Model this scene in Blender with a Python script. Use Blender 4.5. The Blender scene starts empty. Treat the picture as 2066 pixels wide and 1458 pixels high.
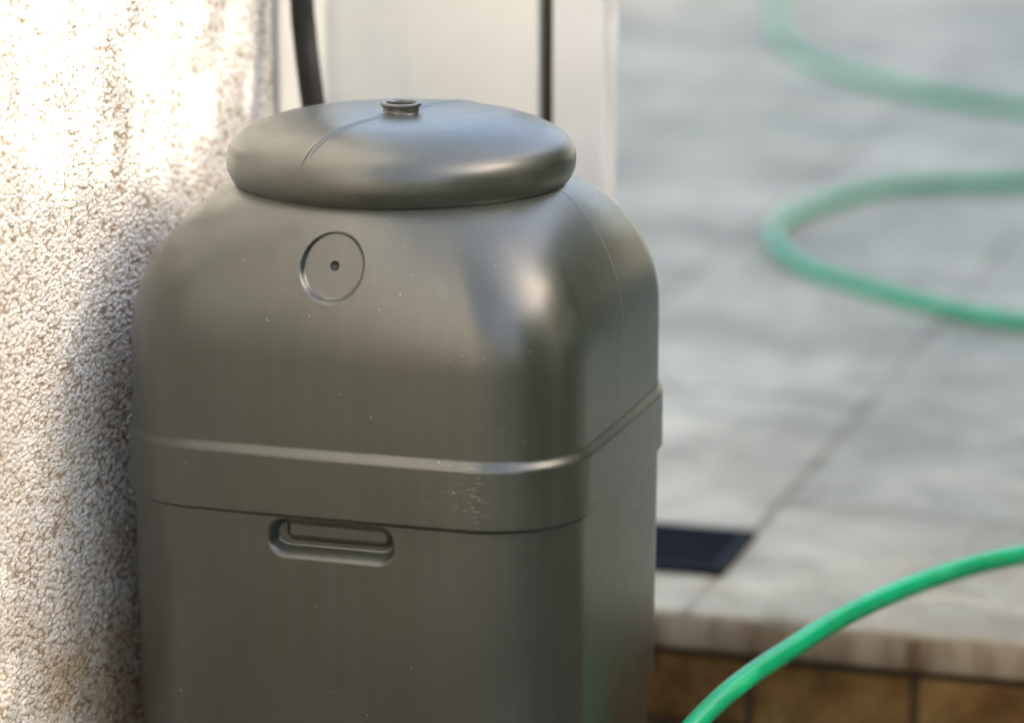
import bpy, bmesh, math, random
import numpy as np
from mathutils import Vector, Matrix, noise

S = bpy.context.scene
C = S.collection
R = math.radians

# ------------------------------------------------------------------ camera, sky, sun, exposure
CAM_PITCH, CAM_YAW, CAM_H = 13.43, 17.65, 1.30
cam_d = bpy.data.cameras.new('camera')
cam = bpy.data.objects.new('camera', cam_d)
C.objects.link(cam)
cam.location = (0, 0, CAM_H)
cam.rotation_euler = (R(90 - CAM_PITCH), 0, R(CAM_YAW))
cam_d.sensor_width = 36
cam_d.lens = 6700 / 2066 * 36
cam_d.clip_start = .05
cam_d.clip_end = 2000
cam_d.dof.use_dof = True
cam_d.dof.focus_distance = 3.40
cam_d.dof.aperture_fstop = 2.0
cam_d.dof.aperture_blades = 0
S.camera = cam

SUN_EL, SUN_AZ = 31.0, 102.0          # azimuth measured from -y towards +x
sun_dir = Vector((math.sin(R(SUN_AZ)) * math.cos(R(SUN_EL)), -math.cos(R(SUN_AZ)) * math.cos(R(SUN_EL)), math.sin(R(SUN_EL))))
W = bpy.data.worlds.new('World')
S.world = W
W.use_nodes = True
nt = W.node_tree
nt.nodes.clear()
sky = nt.nodes.new('ShaderNodeTexSky')
sky.sky_type = 'NISHITA'
sky.sun_disc = False
sky.sun_elevation = R(SUN_EL)
sky.sun_rotation = math.atan2(sun_dir.x, sun_dir.y)
sky.dust_density = 5.0
sky.ozone_density = .6
sky.air_density = 1.0
bg = nt.nodes.new('ShaderNodeBackground')
bg.inputs['Strength'].default_value = .15
wo = nt.nodes.new('ShaderNodeOutputWorld')
nt.links.new(sky.outputs[0], bg.inputs[0])
nt.links.new(bg.outputs[0], wo.inputs[0])
sl = bpy.data.lights.new('sun', 'SUN')
sl.energy = 3.0
sl.angle = R(.53)
sl.color = (1.0, .96, .89)
so = bpy.data.objects.new('sun', sl)
C.objects.link(so)
so.rotation_euler = (-sun_dir).to_track_quat('-Z', 'Y').to_euler()
so.location = sun_dir * 20
S.view_settings.view_transform = 'Standard'
S.view_settings.look = 'None'
S.view_settings.gamma = 1
S.view_settings.exposure = 2.05

# ------------------------------------------------------------------ helpers
def tag(o, label=None, cat=None, group=None, kind=None):
    if label: o['label'] = label
    if cat: o['category'] = cat
    if group: o['group'] = group
    if kind: o['kind'] = kind
    return o

def empty(name, loc, label, cat, rz=0, group=None):
    o = bpy.data.objects.new(name, None)
    C.objects.link(o)
    o.location = loc
    o.rotation_euler = (0, 0, rz)
    return tag(o, label, cat, group)

def mesh(name, verts, faces, mat, parent=None, smooth=True, loc=(0, 0, 0)):
    m = bpy.data.meshes.new(name)
    m.from_pydata([tuple(v) for v in verts], [], [tuple(f) for f in faces])
    m.materials.append(mat)
    m.validate()
    m.update()
    if smooth:
        m.polygons.foreach_set('use_smooth', [True] * len(m.polygons))
    o = bpy.data.objects.new(name, m)
    C.objects.link(o)
    o.location = loc
    if parent: o.parent = parent
    return o

def from_bm(name, bm, mat, parent=None, smooth=False, loc=(0, 0, 0)):
    m = bpy.data.meshes.new(name)
    bm.normal_update()
    bm.to_mesh(m)
    bm.free()
    m.materials.append(mat)
    if smooth:
        m.polygons.foreach_set('use_smooth', [True] * len(m.polygons))
    o = bpy.data.objects.new(name, m)
    C.objects.link(o)
    o.location = loc
    if parent: o.parent = parent
    return o

def add_box(bm, x0, x1, y0, y1, z0, z1, bev=0, seg=2):
    t = bmesh.new()
    bmesh.ops.create_cube(t, size=1)
    for v in t.verts:
        v.co = Vector(((x0 + x1) / 2 + v.co.x * (x1 - x0), (y0 + y1) / 2 + v.co.y * (y1 - y0), (z0 + z1) / 2 + v.co.z * (z1 - z0)))
    if bev:
        bmesh.ops.bevel(t, geom=t.edges[:], offset=bev, segments=seg, affect='EDGES', profile=.5)
    me = bpy.data.meshes.new('tmp')
    t.to_mesh(me)
    t.free()
    bm.from_mesh(me)
    bpy.data.meshes.remove(me)

def box(name, x0, x1, y0, y1, z0, z1, mat, parent=None, bev=0, smooth=False, loc=(0, 0, 0)):
    bm = bmesh.new()
    add_box(bm, x0, x1, y0, y1, z0, z1, bev)
    return from_bm(name, bm, mat, parent, smooth, loc)

def spline(pts, n=16):
    P = [Vector(p) for p in pts]
    P = [P[0] * 2 - P[1]] + P + [P[-1] * 2 - P[-2]]
    out = []
    for i in range(1, len(P) - 2):
        a, b, c, d = P[i - 1:i + 3]
        for k in range(n):
            t = k / n
            out.append(.5 * ((2 * b) + (c - a) * t + (2 * a - 5 * b + 4 * c - d) * t * t + (3 * b - a - 3 * c + d) * t ** 3))
    out.append(P[-2])
    return out

def tube(path, rad, seg=16, caps=True):
    """rad: number or function of index"""
    V, F = [], []
    up = Vector((0, 0, 1))
    T = []
    for i in range(len(path)):
        a = path[max(0, i - 1)]
        b = path[min(len(path) - 1, i + 1)]
        T.append((b - a).normalized())
    nrm = T[0].orthogonal().normalized()
    for i, p in enumerate(path):
        nrm = (nrm - T[i] * nrm.dot(T[i])).normalized()
        bn = T[i].cross(nrm)
        r = rad(i) if callable(rad) else rad
        for k in range(seg):
            a = 2 * math.pi * k / seg
            V.append(p + (nrm * math.cos(a) + bn * math.sin(a)) * r)
    for i in range(len(path) - 1):
        for k in range(seg):
            k2 = (k + 1) % seg
            F.append((i * seg + k, i * seg + k2, (i + 1) * seg + k2, (i + 1) * seg + k))
    if caps:
        F.append(tuple(range(seg))[::-1])
        F.append(tuple((len(path) - 1) * seg + k for k in range(seg)))
    return V, F

def lathe(profile, seg=96):
    V, F = [], []
    for (r, z) in profile:
        for k in range(seg):
            a = 2 * math.pi * k / seg
            V.append((r * math.cos(a), r * math.sin(a), z))
    for i in range(len(profile) - 1):
        for k in range(seg):
            k2 = (k + 1) % seg
            F.append((i * seg + k, i * seg + k2, (i + 1) * seg + k2, (i + 1) * seg + k))
    return V, F

class Mat:
    def __init__(s, name):
        s.m = bpy.data.materials.new(name)
        s.m.use_nodes = True
        s.t = s.m.node_tree
        s.t.nodes.clear()
        s.out = s.n('ShaderNodeOutputMaterial')
        s.p = s.n('ShaderNodeBsdfPrincipled')
        s.l(s.p.outputs[0], s.out.inputs[0])
        s.tc = s.n('ShaderNodeTexCoord')
    def n(s, typ, **kw):
        o = s.t.nodes.new(typ)
        for k, v in kw.items():
            setattr(o, k, v)
        return o
    def l(s, a, b): s.t.links.new(a, b)
    def val(s, sock, v):
        if isinstance(v, (int, float, tuple, list)): sock.default_value = v
        else: s.l(v, sock)
    def vec(s, scale=(1, 1, 1), loc=(0, 0, 0), rot=(0, 0, 0), src=None):
        m = s.n('ShaderNodeMapping')
        m.inputs['Scale'].default_value = scale
        m.inputs['Location'].default_value = loc
        m.inputs['Rotation'].default_value = rot
        s.l(src or s.tc.outputs['Object'], m.inputs[0])
        return m.outputs[0]
    def noise(s, scale, detail=3, rough=.5, vec=None, dist=0):
        o = s.n('ShaderNodeTexNoise')
        o.inputs['Scale'].default_value = scale
        o.inputs['Detail'].default_value = detail
        o.inputs['Roughness'].default_value = rough
        o.inputs['Distortion'].default_value = dist
        s.l(vec or s.tc.outputs['Object'], o.inputs['Vector'])
        return o.outputs['Fac']
    def vor(s, scale, feat='F1', vec=None, rnd=1, smooth=None):
        o = s.n('ShaderNodeTexVoronoi')
        o.feature = feat
        o.inputs['Scale'].default_value = scale
        o.inputs['Randomness'].default_value = rnd
        if smooth is not None: o.inputs['Smoothness'].default_value = smooth
        s.l(vec or s.tc.outputs['Object'], o.inputs['Vector'])
        return o.outputs['Distance']
    def ramp(s, fac, stops):
        o = s.n('ShaderNodeValToRGB')
        el = o.color_ramp.elements
        el[0].position, el[0].color = stops[0][0], c4(stops[0][1])
        el[1].position, el[1].color = stops[-1][0], c4(stops[-1][1])
        for p, c in stops[1:-1]:
            e = el.new(p)
            e.color = c4(c)
        s.l(fac, o.inputs[0])
        return o.outputs[0]
    def mr(s, v, a, b, c=0, d=1, smooth=False):
        o = s.n('ShaderNodeMapRange')
        if smooth: o.interpolation_type = 'SMOOTHSTEP'
        s.val(o.inputs[0], v)
        for i, x in enumerate((a, b, c, d)): s.val(o.inputs[i + 1], x)
        return o.outputs[0]
    def math(s, op, a, b=0, c=None, clamp=False):
        o = s.n('ShaderNodeMath', operation=op, use_clamp=clamp)
        s.val(o.inputs[0], a)
        s.val(o.inputs[1], b)
        if c is not None: s.val(o.inputs[2], c)
        return o.outputs[0]
    def mix(s, fac, a, b, mode='MIX'):
        o = s.n('ShaderNodeMix', data_type='RGBA', blend_type=mode)
        s.val(o.inputs[0], fac)
        s.val(o.inputs[6], c4(a) if isinstance(a, (tuple, float)) else a)
        s.val(o.inputs[7], c4(b) if isinstance(b, (tuple, float)) else b)
        return o.outputs[2]
    def bump(s, h, strength=1, dist=.001, normal=None):
        o = s.n('ShaderNodeBump')
        o.inputs['Strength'].default_value = strength
        o.inputs['Distance'].default_value = dist
        s.l(h, o.inputs['Height'])
        if normal: s.l(normal, o.inputs['Normal'])
        return o.outputs[0]
    def set(s, col=None, rough=None, metal=None, normal=None, spec=None):
        if col is not None: s.val(s.p.inputs['Base Color'], c4(col) if isinstance(col, (tuple, float)) else col)
        if rough is not None: s.val(s.p.inputs['Roughness'], rough)
        if metal is not None: s.val(s.p.inputs['Metallic'], metal)
        if spec is not None: s.val(s.p.inputs['Specular IOR Level'], spec)
        if normal is not None: s.l(normal, s.p.inputs['Normal'])
        return s.m

def c4(c):
    if isinstance(c, (int, float)): return (c, c, c, 1)
    return tuple(c)[:3] + (1,)

# ------------------------------------------------------------------ materials
def mat_plastic():
    m = Mat('grey_plastic')
    broad = m.noise(6, 3, .55)
    streak = m.noise(1, 4, .6, vec=m.vec((30, 30, 420)))
    vstreak = m.noise(1, 3, .5, vec=m.vec((60, 60, 3)))
    base = m.mix(m.mr(broad, .35, .7), (.019, .0235, .0140), (.027, .0315, .0195))
    base = m.mix(m.mr(vstreak, .45, .8, 0, .45), base, (.045, .047, .039))
    geo = m.n('ShaderNodeNewGeometry')
    gz = m.n('ShaderNodeSeparateXYZ')
    m.l(geo.outputs['True Normal'], gz.inputs[0])
    dust_sheen = m.math('MULTIPLY', m.mr(gz.outputs[2], .15, .85), m.mr(m.noise(11, 5, .65), .28, .72, .35, 1))  # upward faces paled: dust film, with overhead sheen put into the colour
    base = m.mix(m.math('MULTIPLY', dust_sheen, .18), base, (.125, .135, .115))
    runs = m.math('MULTIPLY', m.mr(m.noise(1, 4, .6, vec=m.vec((46, 46, 2.2), (3, 1, 0))), .56, .70), m.mr(m.noise(4, 2), .45, .62))
    base = m.mix(m.math('MULTIPLY', runs, .30), base, (.085, .088, .072))
    # dust specks
    sp = m.vor(95)
    spm = m.math('LESS_THAN', sp, m.mr(m.noise(40, 2), .50, .76, .0, .11))
    base = m.mix(m.math('MULTIPLY', spm, .8), base, (.35, .36, .33))
    dk = m.vor(52, vec=m.vec((1, 1, .7), (3.1, 1.7, .4)))
    dkm = m.math('LESS_THAN', dk, m.mr(m.noise(23, 2, vec=m.vec((1, 1, 1), (5, 1, 2))), .50, .75, .0, .075))
    base = m.mix(m.math('MULTIPLY', dkm, .8), base, (.012, .012, .012))
    # faint pale rubs
    rub = m.noise(1, 4, .7, vec=m.vec((20, 20, 160)))
    rubm = m.math('MULTIPLY', m.mr(rub, .63, .8), m.mr(m.noise(5, 2), .5, .65))
    base = m.mix(m.math('MULTIPLY', rubm, .35), base, (.18, .18, .16))
    # scuffed patch where the band turns the corner
    g = m.n('ShaderNodeVectorMath', operation='DISTANCE')
    m.l(m.vec((1.5, 1.0, .75)), g.inputs[0])
    g.inputs[1].default_value = (.157 * 1.5, -.228, .641 * .75)
    near = m.mr(g.outputs['Value'], .008, .038, 1, 0)
    sc = m.mr(m.noise(1, 5, .75, vec=m.vec((60, 60, 380))), .55, .70)
    base = m.mix(m.math('MULTIPLY', m.math('MULTIPLY', near, sc), .6), base, (.42, .42, .36))
    rough = m.mr(m.math('ADD', m.math('MULTIPLY', broad, .6), m.math('MULTIPLY', streak, .4)), .3, .7, .30, .46)
    h = m.math('ADD', m.math('MULTIPLY', streak, .5), m.math('MULTIPLY', m.noise(260, 2), .5))
    b1 = m.bump(h, .25, .0006)
    b2 = m.bump(m.noise(9, 2), .5, .0012, b1)
    m.p.inputs['Coat Weight'].default_value = .5
    m.p.inputs['Coat Roughness'].default_value = .27
    return m.set(base, rough, 0, b2, .9)
PLASTIC = mat_plastic()

def simple(name, col, rough=.5, bump=None, spec=.5, metal=0):
    m = Mat(name)
    n = m.noise(30, 4, .6)
    c2 = tuple(min(1, x * 1.2 + .002) for x in col)
    c1 = tuple(x * .82 for x in col)
    nrm = m.bump(m.noise(bump[0], 3), bump[1], .001) if bump else None
    return m.set(m.mix(m.mr(n, .3, .7), c1, c2), rough, metal, nrm, spec)

DARK_PLASTIC = simple('black_hose_plastic', (.010, .009, .008), .6, (200, .3), .3)
SEAM = simple('seam_plastic', (.062, .062, .052), .45)
FLASH = simple('seam_flash', (.26, .27, .24), .5)
FIBRE = simple('pale_fibre', (.16, .15, .12), .7)
HOLE = simple('dark_hole', (.012, .012, .013), .6)

def mat_stucco():
    m = Mat('roughcast_render')
    v0 = m.vec((1, .72, 1))
    warp = m.n('ShaderNodeVectorMath', operation='MULTIPLY_ADD')
    nz = m.n('ShaderNodeTexNoise')
    nz.inputs['Scale'].default_value = 90
    m.l(v0, nz.inputs['Vector'])
    m.l(nz.outputs['Color'], warp.inputs[0])
    warp.inputs[1].default_value = (.002, .002, .002)
    m.l(v0, warp.inputs[2])
    wv = warp.outputs[0]
    a = m.vor(185, 'SMOOTH_F1', wv, 1, .12)
    b = m.vor(380, 'SMOOTH_F1', wv, 1, .2)
    c = m.noise(60, 5, .65, wv)
    fine = m.noise(700, 3, .6)
    big = m.noise(14, 3, .5)
    grain = m.math('SUBTRACT', 1, m.math('ADD', m.math('MULTIPLY', a, 1.0), m.math('MULTIPLY', b, .35)))
    h = m.math('ADD', m.math('MULTIPLY', grain, .80), m.math('MULTIPLY', c, .60))
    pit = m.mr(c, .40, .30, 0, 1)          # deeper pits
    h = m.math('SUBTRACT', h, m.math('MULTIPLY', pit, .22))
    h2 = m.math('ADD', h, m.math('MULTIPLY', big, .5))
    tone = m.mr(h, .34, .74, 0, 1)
    col = m.ramp(tone, [(0, (.46, .38, .29)), (.18, (.64, .58, .49)), (.36, (.79, .76, .69)), (1, (.82, .80, .75))])  # crevices tan and darker: dirt with warm bounce light put into the ramp
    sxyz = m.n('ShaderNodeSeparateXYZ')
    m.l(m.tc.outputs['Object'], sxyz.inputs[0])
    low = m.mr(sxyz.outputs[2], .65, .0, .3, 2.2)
    stain_bounce = m.math('MULTIPLY', m.mr(m.noise(5, 4, .6), .36, .66), low)  # tan towards the base: splash dirt plus warm bounce light in the colour
    col = m.mix(m.math('MULTIPLY', stain_bounce, .8, clamp=True), col, (.62, .49, .34), 'MULTIPLY')
    col = m.mix(m.math('MULTIPLY', m.mr(fine, .3, .45, 1, 0), .25), col, (.45, .42, .36))
    d = m.n('ShaderNodeDisplacement')
    d.inputs['Midlevel'].default_value = .9
    d.inputs['Scale'].default_value = .0042
    m.l(m.math('ADD', h2, m.math('MULTIPLY', fine, .05)), d.inputs['Height'])
    m.l(d.outputs[0], m.out.inputs['Displacement'])
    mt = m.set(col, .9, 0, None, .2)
    mt.displacement_method = 'BOTH'
    return mt
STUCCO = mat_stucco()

def mat_plaster(name, ca, cb, rough=.6):
    m = Mat(name)
    n = m.noise(7, 5, .6)
    n2 = m.noise(1, 4, .6, vec=m.vec((30, 30, 4)))
    col = m.mix(m.mr(n, .35, .7), ca, cb)
    col = m.mix(m.math('MULTIPLY', m.mr(n2, .5, .8), .3), col, tuple(x * .8 for x in cb))
    return m.set(col, rough, 0, m.bump(m.noise(180, 3), .25, .0008), .4)
PANEL = mat_plaster('off_white_panel_paint', (.84, .81, .72), (.88, .86, .78))
POST = mat_plaster('cream_post_paint', (.74, .73, .69), (.80, .79, .76), .5)
STRIP = simple('black_rubber_seal', (.040, .038, .018), .7)

def mat_patio():
    m = Mat('weathered_concrete_slabs')
    n1 = m.noise(2.6, 5, .62)
    n2 = m.noise(5.5, 6, .68, vec=m.vec((1, 1, 1), (3, 7, 0)), dist=.8)
    n3 = m.noise(55, 3, .6)
    n4 = m.noise(1.3, 3, .5, vec=m.vec((1, 1.4, 1), (11, 2, 0)))
    col = m.mix(m.mr(n1, .38, .60), (.30, .250, .150), (.61, .530, .365))
    col = m.mix(m.math('MULTIPLY', m.mr(n2, .50, .66), .5), col, (.16, .130, .070))
    col = m.mix(m.math('MULTIPLY', m.mr(n4, .46, .66), .6), col, (.27, .25, .165))
    col = m.mix(m.math('MULTIPLY', m.mr(n3, .4, .75), .3), col, (.5, .49, .46))
    # slab joints: lines parallel to y every .62 m, and staggered lines parallel to x every .62 m
    sx = m.n('ShaderNodeSeparateXYZ')
    m.l(m.tc.outputs['Object'], sx.inputs[0])
    br = m.n('ShaderNodeTexBrick')
    br.offset = .5
    br.offset_frequency = 2
    br.inputs['Color1'].default_value = (.94, .94, .94, 1)
    br.inputs['Color2'].default_value = (1.06, 1.05, 1.03, 1)
    br.inputs['Mortar'].default_value = (.50, .45, .36, 1)
    br.inputs['Scale'].default_value = 1
    br.inputs['Mortar Size'].default_value = .011
    br.inputs['Mortar Smooth'].default_value = .5
    br.inputs['Brick Width'].default_value = 1.24
    br.inputs['Row Height'].default_value = .52
    # bricks run along y: swap the axes
    cb = m.n('ShaderNodeCombineXYZ')
    m.l(m.math('ADD', sx.outputs[1], 1.11), cb.inputs[0])
    m.l(m.math('ADD', sx.outputs[0], 1.02 + 5.2), cb.inputs[1])
    m.l(cb.outputs[0], br.inputs['Vector'])
    jb = m.mr(m.noise(2.3, 4, .6, vec=m.vec((1, 1, 1), (8, 3, 1))), .38, .60, .15, 1)
    col = m.mix(jb, col, m.mix(1, col, br.outputs['Color'], 'MULTIPLY'))
    nearm = m.math('MULTIPLY', m.mr(sx.outputs[1], 4.75, 4.1), m.mr(m.noise(3.4, 5, .65, vec=m.vec((1, 1.6, 1), (2, 9, 4))), .45, .62))
    col = m.mix(m.math('MULTIPLY', nearm, .6), col, (.30, .225, .14))
    # rusty soil stain on the slab edge face (only the face below the top)
    face = m.mr(sx.outputs[2], -.004, -.012)
    st = m.mr(m.noise(1, 4, .6, vec=m.vec((16, 4, 3))), .38, .62)
    dirt = m.mix(st, (.16, .098, .048), (.40, .31, .205))
    col = m.mix(face, col, dirt)
    h = m.math('ADD', m.math('MULTIPLY', n3, .4), m.math('MULTIPLY', n2, .6))
    b = m.bump(h, .5, .004)
    b = m.bump(br.outputs['Fac'], -.8, .006, b)
    return m.set(col, m.mr(n1, .3, .7, .56, .72), 0, b, .34)
PATIO = mat_patio()

def mat_brick():
    m = Mat('brown_weathered_brick')
    n = m.noise(9, 5, .65)
    n2 = m.noise(70, 4, .6)
    col = m.ramp(n, [(.30, (.05, .022, .006)), (.46, (.17, .085, .020)), (.60, (.26, .15, .045)), (.72, (.34, .27, .15))])
    col = m.mix(m.math('MULTIPLY', m.mr(n2, .45, .7), .4), col, (.06, .04, .02))
    return m.set(col, .85, 0, m.bump(n2, .6, .003), .25)
BRICK = mat_brick()
MORTAR = simple('dark_mortar', (.07, .042, .018), .95, (120, .5))
LOWER = simple('yard_paving_warm', (.115, .105, .088), .8, (50, .4))

def mat_hose():
    m = Mat('green_garden_hose')
    n = m.noise(18, 3, .5)
    col = m.mix(m.mr(n, .3, .7), (.001, .36, .125), (.002, .46, .17))
    return m.set(col, .27, 0, m.bump(m.noise(300, 2), .1, .0004), .6)
HOSE = mat_hose()
IRON = simple('dark_blue_iron', (.008, .008, .011), .7, (90, .4), .10)
PIT_SHADE = simple('drain_pit_shade', (.003, .003, .003), 1.0, None, 0)

# ------------------------------------------------------------------ ground
XW, YB, YE = -1.45, 3.80, 3.945        # wall plane, back panel plane, patio front edge
gb = bmesh.new()
add_box(gb, -40, 60, -60, 3.99, -.5, -.24)
tag(from_bm('yard_ground', gb, LOWER), 'warm tan paved yard below the patio step', kind='structure')

# patio: one slab with a rounded, slightly worn front edge, no hole cut under the drain grate
def patio():
    xs = np.r_[-60, -20, -8, -3, np.arange(-2.2, 1.2, .02), 2, 5, 20, 60]
    prof = [(YE + .012, -.052), (YE + .002, -.051), (YE, -.046), (YE, -.006), (YE + .002, -.002), (YE + .007, 0), (YE + .03, 0)]
    prof += [(y, 0) for y in (4.2, 5, 6, 8, 12, 20, 50, 250)]
    V, F = [], []
    n = len(xs)
    for j, (y, z) in enumerate(prof):
        for x in xs:
            w = .0025 * noise.noise((x * 14, j * .4, 0)) + .004 * noise.noise((x * 3, 5, 0)) if j < 6 else 0
            V.append((x, y + w, z))
    for j in range(len(prof) - 1):
        for i in range(n - 1):
            F.append((j * n + i, j * n + i + 1, (j + 1) * n + i + 1, (j + 1) * n + i))
    o = mesh('patio', V, F, PATIO)
    tag(o, 'weathered grey concrete slab patio beyond the barrel', kind='structure')
patio()

# brick riser under the patio edge
st = empty('step_wall', (-.6, 3.97, -.24), 'low brown brick wall holding up the patio edge, behind the green hose', 'step wall')
bm = bmesh.new()
rnd = random.Random(4)
rows = [(-.152, -.064), (-.24, -.162)]
for j, (z0, z1) in enumerate(rows):
    x = -1.45 - .1 * j - .069 + (.0 if j == 0 else 0)
    k = 0
    xs0 = -.935 - 6 * .215 + (.10 if j else 0)
    while xs0 < 1.0:
        dy = rnd.uniform(-.003, .003)
        add_box(bm, xs0 + .6, xs0 + .205 + .6, -.018 + dy, .06, z0 + .24 + rnd.uniform(-.001, .001), z1 + .24 + rnd.uniform(-.002, .002), .006, 2)
        xs0 += .215
from_bm('bricks', bm, BRICK, st)
box('mortar', -1.6, 1.8, -.009, .05, 0, .188, MORTAR, st)

# drain grate in the patio
gx0, gx1, gy0, gy1 = -1.215, -1.012, 4.098, 4.292
dg = empty('drain_grate', ((gx0 + gx1) / 2, (gy0 + gy1) / 2, 0), 'small square dark iron drain grate set in the patio beside the barrel', 'drain grate')
hw, hd = (gx1 - gx0) / 2, (gy1 - gy0) / 2
box('pit', -hw + .004, hw - .004, -hd + .004, hd - .004, .0015, .004, PIT_SHADE, dg)  # flat black sheet on the patio, painting the shade below the bars
bm = bmesh.new()
for a in (-1, 1):
    add_box(bm, -hw, hw, a * hd - (.016 if a > 0 else 0), a * hd + (.016 if a < 0 else 0), .002, .011, .0015)
    add_box(bm, a * hw - (.020 if a > 0 else 0), a * hw + (.020 if a < 0 else 0), -hd + .0165, hd - .0165, .002, .0105, .0015)
from_bm('frame', bm, IRON, dg)
for k in range(7):
    yy = -hd + .030 + k * (2 * hd - .06) / 6
    box('bar', -hw + .021, hw - .021, yy - .005, yy + .005, .0045, .0098, IRON, dg, .001)

# ------------------------------------------------------------------ stucco wall (left)
def stucco():
    # dense where the camera sees it, coarse elsewhere
    ys = np.r_[np.linspace(-6, 2.7, 60)[:-1], np.arange(2.7, 3.622, .0021), 3.625]
    zs = np.r_[np.linspace(-.24, .0, 8)[:-1], np.arange(.0, .94, .0021), np.linspace(.96, 3.2, 26)]
    Y, Z = np.meshgrid(ys, zs)
    V = np.stack([np.zeros_like(Y), Y, Z], -1).reshape(-1, 3)
    n, mrows = len(ys), len(zs)
    i = np.arange(n - 1)[None, :] + n * np.arange(mrows - 1)[:, None]
    i = i.ravel()
    F = np.stack([i, i + 1, i + n + 1, i + n], 1)
    me = bpy.data.meshes.new('roughcast_face')
    me.vertices.add(len(V))
    me.vertices.foreach_set('co', V.ravel())
    me.loops.add(len(F) * 4)
    me.loops.foreach_set('vertex_index', F.ravel().astype(np.int32))
    me.polygons.add(len(F))
    me.polygons.foreach_set('loop_start', np.arange(0, len(F) * 4, 4, dtype=np.int32))
    me.polygons.foreach_set('loop_total', np.full(len(F), 4, dtype=np.int32))
    me.polygons.foreach_set('use_smooth', np.ones(len(F), dtype=bool))
    me.update(calc_edges=True)
    me.validate()
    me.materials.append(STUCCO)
    o = bpy.data.objects.new('roughcast_face', me)
    C.objects.link(o)
    return o
sw = empty('stucco_wall', (XW, 1.0, -.24), 'white roughcast rendered house wall left of the barrel, sunlit in patches near the top', 'wall')
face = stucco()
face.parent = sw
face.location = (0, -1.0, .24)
box('wall_core', -.30, -.012, -7, 2.625, 0, 3.42, PANEL, sw)
box('corner_bead', -.29, .004, 2.642, 2.80, 0, 3.42, PANEL, sw, .004)

# ------------------------------------------------------------------ back panel, dark gap, post
pw = empty('panel_wall', (-1.30, YB + .03, -.24), 'smooth off-white panel behind the barrel lid, left of the dark gap', 'wall panel')
box('panel', -.148, .123, -.03, .03, 0, 1.09, PANEL, pw, .003)
box('rubber_seal', .1245, .1385, -.012, .02, 0, 1.09, STRIP, pw, .002)
gp = empty('gate_post', (-1.125, YB + .03, -.24), 'square cream painted post right of the dark gap, next to the open patio', 'post')
bm = bmesh.new()
add_box(bm, -.034, .031, -.03, .035, 0, 1.09, .005, 3)
from_bm('post', bm, POST, gp)
box('cap', -.042, .040, -.038, .043, 1.09, 1.105, POST, gp, .004)

# ------------------------------------------------------------------ black corrugated pipe
def pipe():
    pts = [(-1.418, 3.63, 1.75), (-1.412, 3.61, 1.2), (-1.403, 3.60, .85), (-1.395, 3.59, .77), (-1.381, 3.575, .70), (-1.366, 3.56, .64), (-1.345, 3.53, .585), (-1.32, 3.49, .55), (-1.31, 3.46, .54)]
    path = spline(pts, 1)
    dense = spline(pts, 60)
    # resample evenly
    L = [0]
    for a, b in zip(dense[:-1], dense[1:]): L.append(L[-1] + (b - a).length)
    N = int(L[-1] / .0013)
    out = []
    j = 0
    for k in range(N + 1):
        s = L[-1] * k / N
        while j < len(L) - 2 and L[j + 1] < s: j += 1
        t = (s - L[j]) / max(1e-9, L[j + 1] - L[j])
        out.append(dense[j].lerp(dense[j + 1], t))
    o0 = Vector((-1.40, 3.60, -.24))
    out = [p - o0 for p in out]
    V, F = tube(out, lambda i: .0141 + .0009 * math.sin(i * math.pi / 2), 20)
    o = mesh('downpipe_hose', V, F, DARK_PLASTIC, loc=o0)
    tag(o, 'black corrugated filler pipe hanging down behind the barrel lid beside the stucco wall', 'pipe')
pipe()

# ------------------------------------------------------------------ rain barrel
BX, BY, BZ = -1.155, 3.242, -.24
rb = empty('rain_barrel', (BX, BY, BZ), 'dark grey plastic rain barrel with a raised band and domed lid by the stucco wall', 'rain barrel')
WX, WY, RC, RN = .2415, .2245, .092, .168
Z_SH, H_SH, A_MAX = .527, .1675, 0
PHI = math.asin(.915)

def sstep(x):
    x = np.clip(x, 0, 1)
    return x * x * (3 - 2 * x)

def perimeter():
    """list of (corner-or-side parameters) -> unit sampling of rounded rect; dense on the front face"""
    P, N = [], []
    a_, b_ = WX - RC, WY - RC
    def side(p0, p1, n, step):
        L = math.hypot(p1[0] - p0[0], p1[1] - p0[1])
        k = max(2, int(L / step))
        for i in range(k):
            t = i / k
            P.append((p0[0] + (p1[0] - p0[0]) * t, p0[1] + (p1[1] - p0[1]) * t))
            N.append(n)
    def corner(cx, cy, a0, k):
        for i in range(k):
            a = a0 + math.pi / 2 * i / k
            P.append((cx + RC * math.cos(a), cy + RC * math.sin(a)))
            N.append((math.cos(a), math.sin(a)))
    side((-a_, -WY), (a_, -WY), (0, -1), .0012)
    corner(a_, -b_, -math.pi / 2, 56)
    side((WX, -b_), (WX, b_), (1, 0), .004)
    corner(a_, b_, 0, 32)
    side((a_, WY), (-a_, WY), (0, 1), .01)
    corner(-a_, b_, math.pi / 2, 24)
    side((-WX, b_), (-WX, -b_), (-1, 0), .01)
    corner(-a_, -b_, math.pi, 40)
    return np.array(P), np.array(N)

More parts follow.
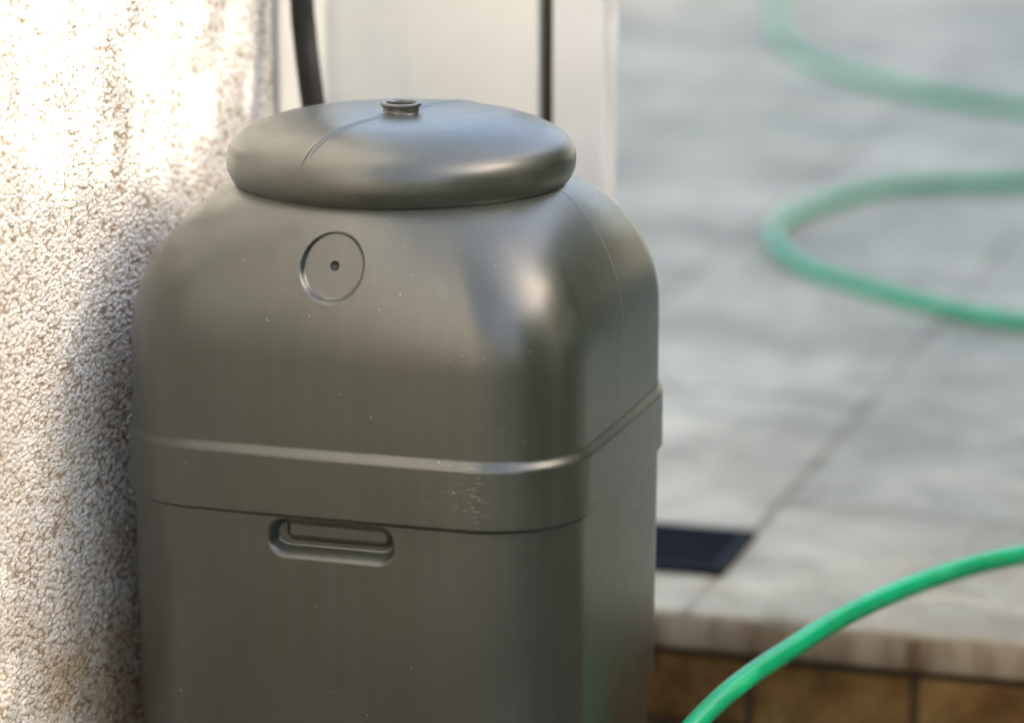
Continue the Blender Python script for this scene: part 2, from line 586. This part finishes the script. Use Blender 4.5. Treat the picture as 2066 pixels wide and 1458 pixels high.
def body():
    global RECESS_Y
    P, N = perimeter()
    K = len(P)
    # smooth normals a little: add a crown (bulge) to each face so that face-to-corner flow is continuous
    a_, b_ = WX - RC, WY - RC
    # crown as function of position along side
    fx = np.clip(np.abs(P[:, 0]) / WX, 0, 1)
    fy = np.clip(np.abs(P[:, 1]) / WY, 0, 1)
    crown = .005 * ((1 - fx ** 2) * np.abs(N[:, 1]) + (1 - fy ** 2) * np.abs(N[:, 0]))
    # rows in absolute z
    zr = []
    def rng(z0, z1, step):
        n = max(1, int(abs(z1 - z0) / step))
        zr.extend(list(np.linspace(z0, z1, n, endpoint=False)))
    top_z = Z_SH + H_SH * math.sin(PHI)
    rng(-.235, .06, .012); rng(.06, .14, .0015); rng(.14, .31, .006); rng(.31, .445, .0012); rng(.445, .577, .005); rng(.577, .672, .0012); rng(.672, top_z, .002)
    zr.append(top_z)
    zr = np.array(zr)
    ang = np.arctan2(P[:, 1], P[:, 0])
    # circle target: follow the normal direction blended with the angle for an even distribution
    V = np.zeros((len(zr), K, 3))
    circ = P / np.linalg.norm(P, axis=1)[:, None] * RN
    for r, z in enumerate(zr):
        # offset outward
        off = 0.0
        # raised band
        off += .0052 * (sstep((.4400 - z) / .0115) * sstep((z - .3655) / .0045))
        taper = 1 - .018 * max(0, (.36 - z)) / .6
        if z < .13: off -= .007 * sstep((.114 - z) / .010)
        if z > Z_SH:
            phi = math.asin(min(1, (z - Z_SH) / H_SH))
            b = (1 - math.cos(phi)) / (1 - math.cos(PHI))
        else: b = 0
        base = (P + N * (crown)[:, None]) * taper
        q = base * (1 - b) + circ * b + N * off
        V[r, :, 0] = q[:, 0]
        V[r, :, 1] = q[:, 1]
        V[r, :, 2] = z
    X, Yv, Z = V[..., 0], V[..., 1], V[..., 2]
    front = (N[:, 1] < -.95)[None, :] & np.ones_like(Z, bool)
    # round recess
    cx, cz = -1.1530 - BX, .6225
    rho = np.hypot(X - cx, Z - cz)
    d = .0100 * sstep((.0345 - rho) / .0042)
    # flat vertical floor: blend surface toward the plane of the recess centre
    yc = Yv[np.argmin(np.abs(zr - cz)), np.argmin(np.abs(P[:, 0] - cx) + (N[:, 1] > -.9) * 9)]
    RECESS_Y = yc + .0085
    floor = yc + .0085 + .36 * (Z - cz)
    w = sstep((.0345 - rho) / .0042) * front
    Yn = Yv * (1 - w) + floor * w
    lip = .0002 * np.exp(-((rho - .0362) / .0025) ** 2) * front
    Yn = Yn - lip
    hole = .003 * sstep((.0050 - rho) / .0022) * front
    dimple = -.0001 * np.exp(-((rho - .0052) / .0012) ** 2) * front
    Yn = Yn + hole + dimple
    # handle pocket
    hx, hz, ha, hb, hr = -1.1505 - BX, .3435, .0665, .0195, .0165
    def rr(x, z, x0, z0, a, b, r):
        qx = np.abs(x - x0) - (a - r)
        qz = np.abs(z - z0) - (b - r)
        return np.hypot(np.maximum(qx, 0), np.maximum(qz, 0)) + np.minimum(np.maximum(qx, qz), 0) - r
    s1 = rr(X, Z, hx, hz, ha, hb, hr)
    wp = sstep((-s1 + .002) / (.0080 + .0070 * sstep((hz - .004 - Z) / .010))) * front
    s2 = rr(X, Z, hx + .0055, hz + .0095, .0560, .0120, .0075)
    bar = sstep((-s2 + .0025) / .0080)
    Yn = Yn + wp * .0140 - wp * bar * .0078
    V[..., 1] = Yn
    V[..., 2] -= BZ
    V = V.reshape(-1, 3)
    F = []
    for r in range(len(zr) - 1):
        for k in range(K):
            k2 = (k + 1) % K
            F.append((r * K + k, r * K + k2, (r + 1) * K + k2, (r + 1) * K + k))
    F.append(tuple(range(K))[::-1])
    o = mesh('body', V, F, PLASTIC, rb)
    return P, N
bodyP, bodyN = body()
V, F = lathe([(.0035, 0), (.0022, -.0008), (.00005, -.001)], 32)
hole = mesh('screw_hole_shade', [(x, -z - .0004 + .36 * y, y) for x, y, z in V], F, HOLE, rb, loc=(-1.1530 - BX, RECESS_Y + .0004, .6225 - BZ))  # dark disc painting the shade inside the shallow hole

# lid
LIDP = [(.1640, .6920), (.1650, .6840), (.1680, .6775), (.1715, .6762), (.1757, .6778), (.1795, .6828), (.1823, .6900), (.1833, .6967), (.1828, .7060), (.1798, .7143),
        (.1742, .7212), (.1645, .7277), (.1510, .7338), (.134, .7393), (.110, .7437), (.085, .7458), (.060, .7466), (.040, .7468), (.022, .7470), (.0175, .7470)]
def smooth_profile(pr, n=4):
    return [(p.x, p.z) for p in spline([(r, 0, z) for r, z in pr], n)]
lp = smooth_profile(LIDP)
V, F = lathe([(r, z - BZ) for r, z in lp], 192)
lid = mesh('lid', V, F, PLASTIC, rb, loc=(.0018, 0, 0))
lid['label'] = 'round domed lid with a small open filler neck'
# filler neck: outer cone, flange, mouth
NP = [(.0240, .7445), (.0198, .7463), (.0188, .7475), (.0190, .7510), (.0194, .7533), (.0194, .7536), (.0214, .7539), (.0218, .7545), (.0218, .7565), (.0213, .7572), (.0170, .7573), (.0163, .7567), (.0159, .7545), (.0156, .7300), (.0156, .7200)]
V, F = lathe([(r, z - BZ) for r, z in NP], 72)
neck = mesh('filler_neck', V, F, PLASTIC, lid)
V, F = lathe([(.0156, .7215 - BZ), (.0001, .7215 - BZ)], 32)
mesh('neck_shade', V, F, HOLE, neck)  # dark disc in place of the neck's shaded depth

# mould seam running across the lid
def lid_z(r):
    pr = lp
    for (r0, z0), (r1, z1) in zip(pr[:-1], pr[1:]):
        if z0 > .6960 and min(r0, r1) <= r <= max(r0, r1):
            return z0 + (z1 - z0) * (r - r0) / (r1 - r0 if abs(r1 - r0) > 1e-9 else 1e-9)
    return .7468
def lid_seam(direction, r0, r1, name):
    dx, dy = direction
    nx, ny = -dy, dx
    V, F = [], []
    prof = [(-.0062, -.0006), (-.0045, .0003), (-.0022, .0014), (-.0008, .0013), (-.0003, .0003), (.0003, .0003), (.0008, .0013), (.0022, .0014), (.0045, .0003), (.0062, -.0006)]
    n = 60
    for i in range(n + 1):
        r = r0 + (r1 - r0) * i / n
        fade = min(1, (1 - i / n) * 9)
        wob = .0007 * noise.noise((r * 60, 3, 1))
        for s, h in prof:
            x, y = dx * r + nx * (s * (.55 + .45 * fade) + wob), dy * r + ny * (s * (.55 + .45 * fade) + wob)
            V.append((x, y, lid_z(math.hypot(x, y)) + h * fade - (1 - fade) * .0003 - BZ))
    m = len(prof)
    for i in range(n):
        for k in range(m - 1):
            F.append((i * m + k, i * m + k + 1, (i + 1) * m + k + 1, (i + 1) * m + k))
    return mesh(name, V, F, PLASTIC, lid)
sd = Vector((-.25, -.968)).normalized()
lid_seam(sd, .019, .1826, 'mould_seam')
lid_seam(-sd, .019, .160, 'mould_seam')
def flash(direction, r0, r1):
    pts = []
    n = 46
    for i in range(n + 1):
        r = r0 + (r1 - r0) * i / n
        w = .0009 * noise.noise((r * 150, 7, 2))
        pts.append((direction.x * r - direction.y * w, direction.y * r + direction.x * w, lid_z(r) + .0005 - BZ + .0002 * noise.noise((r * 300, 1, 1))))
    V, F = tube([Vector(p) for p in pts], lambda i: .00022 + .00025 * abs(noise.noise((i * .7, 1, 9))), 6)
    mesh('flash_line', V, F, HOLE, lid)
flash(sd, .02, .179)
pts = [Vector((sd.x * .0205 + .003, sd.y * .0190, z - BZ)) + Vector((.0012 * noise.noise((z * 900, 2, 3)), 0, 0)) for z in np.linspace(.7465, .7525, 9)]
V, F = tube(pts, .0004, 6)
mesh('flash_line', V, F, FLASH, neck)

# pale mould line over the right-hand shoulder
def surf(x_or_y, z, side='right'):
    """point on the body at height z on the +x face for a given y fraction"""
    if z > Z_SH:
        phi = math.asin(min(1, (z - Z_SH) / H_SH))
        b = (1 - math.cos(phi)) / (1 - math.cos(PHI))
    else: b = 0
    k = np.argmin(np.hypot(bodyP[:, 0] - WX, bodyP[:, 1] - x_or_y))
    p = bodyP[k]
    n = bodyN[k]
    c = p / np.linalg.norm(p) * RN
    cr = .005 * (1 - (p[1] / WY) ** 2)
    q = (p + n * cr) * (1 - b) + c * b
    return Vector((q[0] + .0001, q[1], z - BZ))
pts = [surf(-.004, z) for z in np.linspace(.50, .676, 50)]
V, F = tube(pts, lambda i: .00050 * (.25 + .75 * i / 50) + .0001 * noise.noise((i * .5, 0, 0)), 6)
mesh('mould_line', V, F, FLASH, rb)

# stray fibres and hairline scratches caught on the shell
def front_pt(x, z):
    """world x,z -> local point just proud of the front face"""
    k = np.argmin(np.abs(bodyP[:, 0] - (x - BX)) + (bodyN[:, 1] > -.05) * 9)
    p, n = bodyP[k], bodyN[k]
    fx, fy = min(1, abs(p[0]) / WX), min(1, abs(p[1]) / WY)
    cr = .005 * ((1 - fx ** 2) * abs(n[1]) + (1 - fy ** 2) * abs(n[0]))
    off = .0052 if .369 < z < .43 else .0052 * float(sstep((.4400 - z) / .0115)) if z > .42 else 0
    taper = 1 - .018 * max(0, (.36 - z)) / .6
    q = (p + n * cr) * taper + n * (off + .0002)
    return Vector((q[0], q[1], z - BZ))
def hair(pts, r=.00025, name='fibre'):
    P3 = [front_pt(x, z) for x, z in pts]
    V, F = tube(spline(P3, 6), r, 5)
    mesh(name, V, F, FIBRE, rb)
hair([(-1.320, .431), (-1.315, .437), (-1.309, .4395), (-1.303, .434), (-1.297, .4335), (-1.292, .435)])
hair([(-1.230, .425), (-1.235, .417), (-1.234, .408), (-1.229, .402)], .00014)
hair([(-1.275, .388), (-1.262, .394), (-1.252, .398)], .00012)

# ------------------------------------------------------------------ green garden hose: one length, looping away over the patio
hose_pts = [(-.80, 2.35, -.228), (-.85, 2.62, -.205), (-.872, 2.86, -.12), (-.878, 3.05, -.02), (-.870, 3.19, .046), (-.841, 3.30, .087), (-.813, 3.38, .109), (-.777, 3.48, .122), (-.74, 3.58, .132), (-.691, 3.70, .135),
            (-.635, 3.80, .137), (-.581, 3.88, .134), (-.50, 4.0, .125), (-.38, 4.15, .10), (-.15, 4.4, .04), (.15, 4.75, .0125), (.30, 5.1, .0125), (.20, 5.4, .0125), (-.2, 5.55, .0125),
            (-.60, 5.63, .0125), (-.868, 5.695, .0125), (-1.028, 5.771, .0125), (-1.189, 5.896, .0125), (-1.32, 6.02, .0125), (-1.40, 6.15, .0125), (-1.462, 6.30, .0125), (-1.485, 6.46, .0125), (-1.450, 6.66, .0125),
            (-1.36, 6.90, .0125), (-1.22, 7.02, .0125), (-1.085, 7.046, .0125), (-.80, 7.09, .0125), (-.45, 7.2, .0125), (-.25, 7.45, .0125), (-.35, 7.75, .0125), (-.75, 7.95, .0125), (-1.247, 8.055, .0125), (-1.55, 8.25, .0125),
            (-1.81, 8.54, .0125), (-2.0, 8.86, .0125), (-2.16, 9.30, .0125), (-2.27, 9.85, .0125), (-2.427, 10.45, .0125), (-2.3, 11.2, .0125), (-1.7, 11.9, .0125)]
V, F = tube(spline(hose_pts, 10), lambda i: .0116 + .0010 * min(1, i / 180), 18)
o = mesh('garden_hose', V, F, HOSE)
tag(o, 'bright green garden hose arching over the step and looping across the patio', 'hose')

# ------------------------------------------------------------------ unseen surroundings; hedges, shrub and bush added to shade and reflect
def mat_leaf(name, a, b):
    m = Mat(name)
    n = m.noise(1.2, 3, .6)
    n2 = m.noise(14, 2, .6)
    col = m.mix(m.mr(m.math('ADD', m.math('MULTIPLY', n, .5), m.math('MULTIPLY', n2, .5)), .35, .65), a, b)
    m.set(col, .55, 0, None, .4)
    return m.m
LEAF = mat_leaf('hedge_leaves', (.030, .062, .016), (.075, .125, .035))
BARK = simple('bark', (.09, .07, .05), .9, (40, .6))

def leaves(bm, pts, size, rnd):
    for (x, y, z) in pts:
        s = size * rnd.uniform(.6, 1.3)
        n = Vector((rnd.gauss(0, 1), rnd.gauss(0, 1), rnd.gauss(0, 1))).normalized()
        t = n.orthogonal().normalized()
        t = Matrix.Rotation(rnd.uniform(0, 6.28), 3, n) @ t
        b = n.cross(t)
        p = Vector((x, y, z))
        vs = [bm.verts.new(p + t * s), bm.verts.new(p + b * s * .45 + n * s * .1), bm.verts.new(p - t * s), bm.verts.new(p - b * s * .45 + n * s * .1)]
        bm.faces.new(vs)

def hedge(name, x0, x1, y0, y1, h, n, seed, label):
    rnd = random.Random(seed)
    e = empty(name, ((x0 + x1) / 2, (y0 + y1) / 2, -.24), label, 'hedge')
    mx, my = (x0 + x1) / 2, (y0 + y1) / 2
    box('inner_growth', x0 + .12 - mx, x1 - .12 - mx, y0 + .12 - my, y1 - .12 - my, 0, h - .10, LEAF, e)
    bm = bmesh.new()
    pts = []
    for _ in range(n):
        f = rnd.random()
        if f < .25: p = (rnd.uniform(x0, x1), rnd.uniform(y0, y1), h + rnd.gauss(-.04, .06))
        elif f < .7: p = (x0 + rnd.gauss(.03, .05), rnd.uniform(y0, y1), rnd.uniform(0, h))
        elif f < .8: p = (x1 + rnd.gauss(0, .05), rnd.uniform(y0, y1), rnd.uniform(0, h))
        else: p = (rnd.uniform(x0, x1), (y0 if rnd.random() < .6 else y1) + rnd.gauss(0, .05), rnd.uniform(0, h))
        pts.append((p[0] - mx, p[1] - my, p[2]))
    leaves(bm, pts, .05, rnd)
    from_bm('leaves', bm, LEAF, e)

SH_Z = .60                                   # height on the wall where the full shade of the hedge ends
def h_at(x, wz=SH_Z):                        # height at x of the sun ray that reaches the wall at height wz
    return wz + (x - XW) / sun_dir.x * sun_dir.z
hx = 2.2
hedge('added_tall_hedge', hx, hx + .9, 4.8, 12.5, 5.4, 9000, 1, 'unseen tall green hedge added to shade the patio, out of the frame')  # added occluder: shades the patio and darkens the barrel's reflection
hedge('added_low_hedge', hx, hx + .9, .2, 3.04, h_at(hx + .45, .22) + .24, 6000, 2, 'unseen lower green hedge added to shade the yard, out of the frame')  # added occluder, its height set by the shade wanted on the wall
# looser leaf screen added between the hedges: it lets soft, broken sunlight through to the top of the wall
def shrub():
    rnd = random.Random(8)
    e = empty('added_shrub', (hx + .45, 4.2, -.24), 'unseen loose green shrub added to break the sun on the wall, out of the frame', 'shrub')
    for k in range(9):
        y = 3.15 + k * .19 - 4.2
        V, F = tube([Vector((rnd.gauss(0, .1), y, 0)), Vector((rnd.gauss(0, .1), y + rnd.gauss(0, .05), 2)), Vector((rnd.gauss(0, .1), y + rnd.gauss(0, .08), 3.9))], lambda i: .025 - .008 * i, 8)
        mesh('stem', V, F, BARK, e)
    bm = bmesh.new()
    pts = []
    shift = 3.65 / sun_dir.x * sun_dir.y     # sideways drift of a sun ray between shrub and wall
    n = 0
    while n < 84000:
        x = rnd.uniform(-.45, .45)
        y = rnd.uniform(3.05, 4.8)
        z = rnd.uniform(0, h_at(hx + .45, 1.05))
        wz = z - (x + hx + .45 - XW) / sun_dir.x * sun_dir.z      # where this ray meets the wall
        wy = y - (x + hx + .45 - XW) / sun_dir.x * sun_dir.y
        n += 1
        # density falls off towards the ragged top; thicker in columns that cast the darker streaks on the wall
        edge = .70 + .02 * math.sin(wy * 9)
        t = max(0, min(1, (edge - wz) / .10))
        d = .15 + (.85 - .06 * max(0, min(1, (wz - .05) / .2))) * t + (.6 if wy > 3.60 else 0)
        if wz > edge - .1:
            for c, w, a in ((2.87, .06, .30), (3.185, .045, .36), (3.56, .10, .35)):
                d += a * math.exp(-((wy - c) / w) ** 2)
        if rnd.random() < d:
            pts.append((x, y - 4.2, z + .24))
    leaves(bm, pts, .0255, rnd)
    from_bm('leaves', bm, LEAF, e)
shrub()

def bare_tree(x, y, h, seed, label):
    rnd = random.Random(seed)
    e = empty('garden_tree', (x, y, -.24), label, 'tree')
    V, F = tube([Vector((0, 0, 0)), Vector((.03, .02, h * .35)), Vector((.0, .05, h * .6)), Vector((.05, .0, h))], lambda i: .09 - .02 * i, 10)
    mesh('trunk', V, F, BARK, e)
    bm = bmesh.new()
    pts = []
    cl = [(rnd.gauss(0, 1.0), rnd.gauss(0, 1.0), h * .62 + rnd.uniform(0, h * .5)) for _ in range(30)]
    for _ in range(9000):
        c = rnd.choice(cl)
        pts.append((c[0] + rnd.gauss(0, .28), c[1] + rnd.gauss(0, .28), c[2] + rnd.gauss(0, .24)))
    leaves(bm, pts, .06, rnd)
    from_bm('crown', bm, LEAF, e)
bare_tree(4.5, 9.5, 5.0, 3, 'leafy green tree beyond the hedge, out of the frame')
bare_tree(1.5, 12.5, 4.5, 5, 'leafy green tree at the far end of the patio, out of the frame')

def added_bush(x, y, rad, h, n, seed, label):
    rnd = random.Random(seed)
    e = empty('added_bush', (x, y, 0), label, 'bush')
    V, F = tube([Vector((0, 0, 0)), Vector((.02, .03, h * .4)), Vector((-.03, 0, h * .75))], lambda i: .05 - .015 * i, 8)
    mesh('stem', V, F, BARK, e)
    bm = bmesh.new()
    pts = []
    for _ in range(n):
        d = Vector((rnd.gauss(0, 1), rnd.gauss(0, 1), rnd.gauss(0, 1))).normalized()
        q = 1 + .16 * noise.noise(d * 2.5 + Vector((seed, 0, 0)))
        r = (.72 + .28 * rnd.random() ** .5) * q
        pts.append((d.x * rad * r, d.y * rad * r, h * .52 + d.z * h * .5 * r))
    leaves(bm, pts, .06, rnd)
    from_bm('foliage', bm, LEAF, e)
added_bush(.75, 6.4, .80, 2.3, 9000, 7, 'unseen round green bush added for its reflection, out of the frame on the right')  # added to darken and green the reflection on the barrel's right side

# cream neighbouring house behind the camera
HOUSE = mat_plaster('house_render', (.52, .50, .44), (.60, .58, .52), .8)
hs = empty('neighbour_house', (1.0, -8.5, -.24), 'cream rendered house behind the camera, out of the frame', 'house')
box('wall', -2.45, 2.2, -3, 0, 0, 4.6, HOUSE, hs)
box('roof', -2.7, 2.5, -3.2, .3, 4.601, 4.8, BRICK, hs)
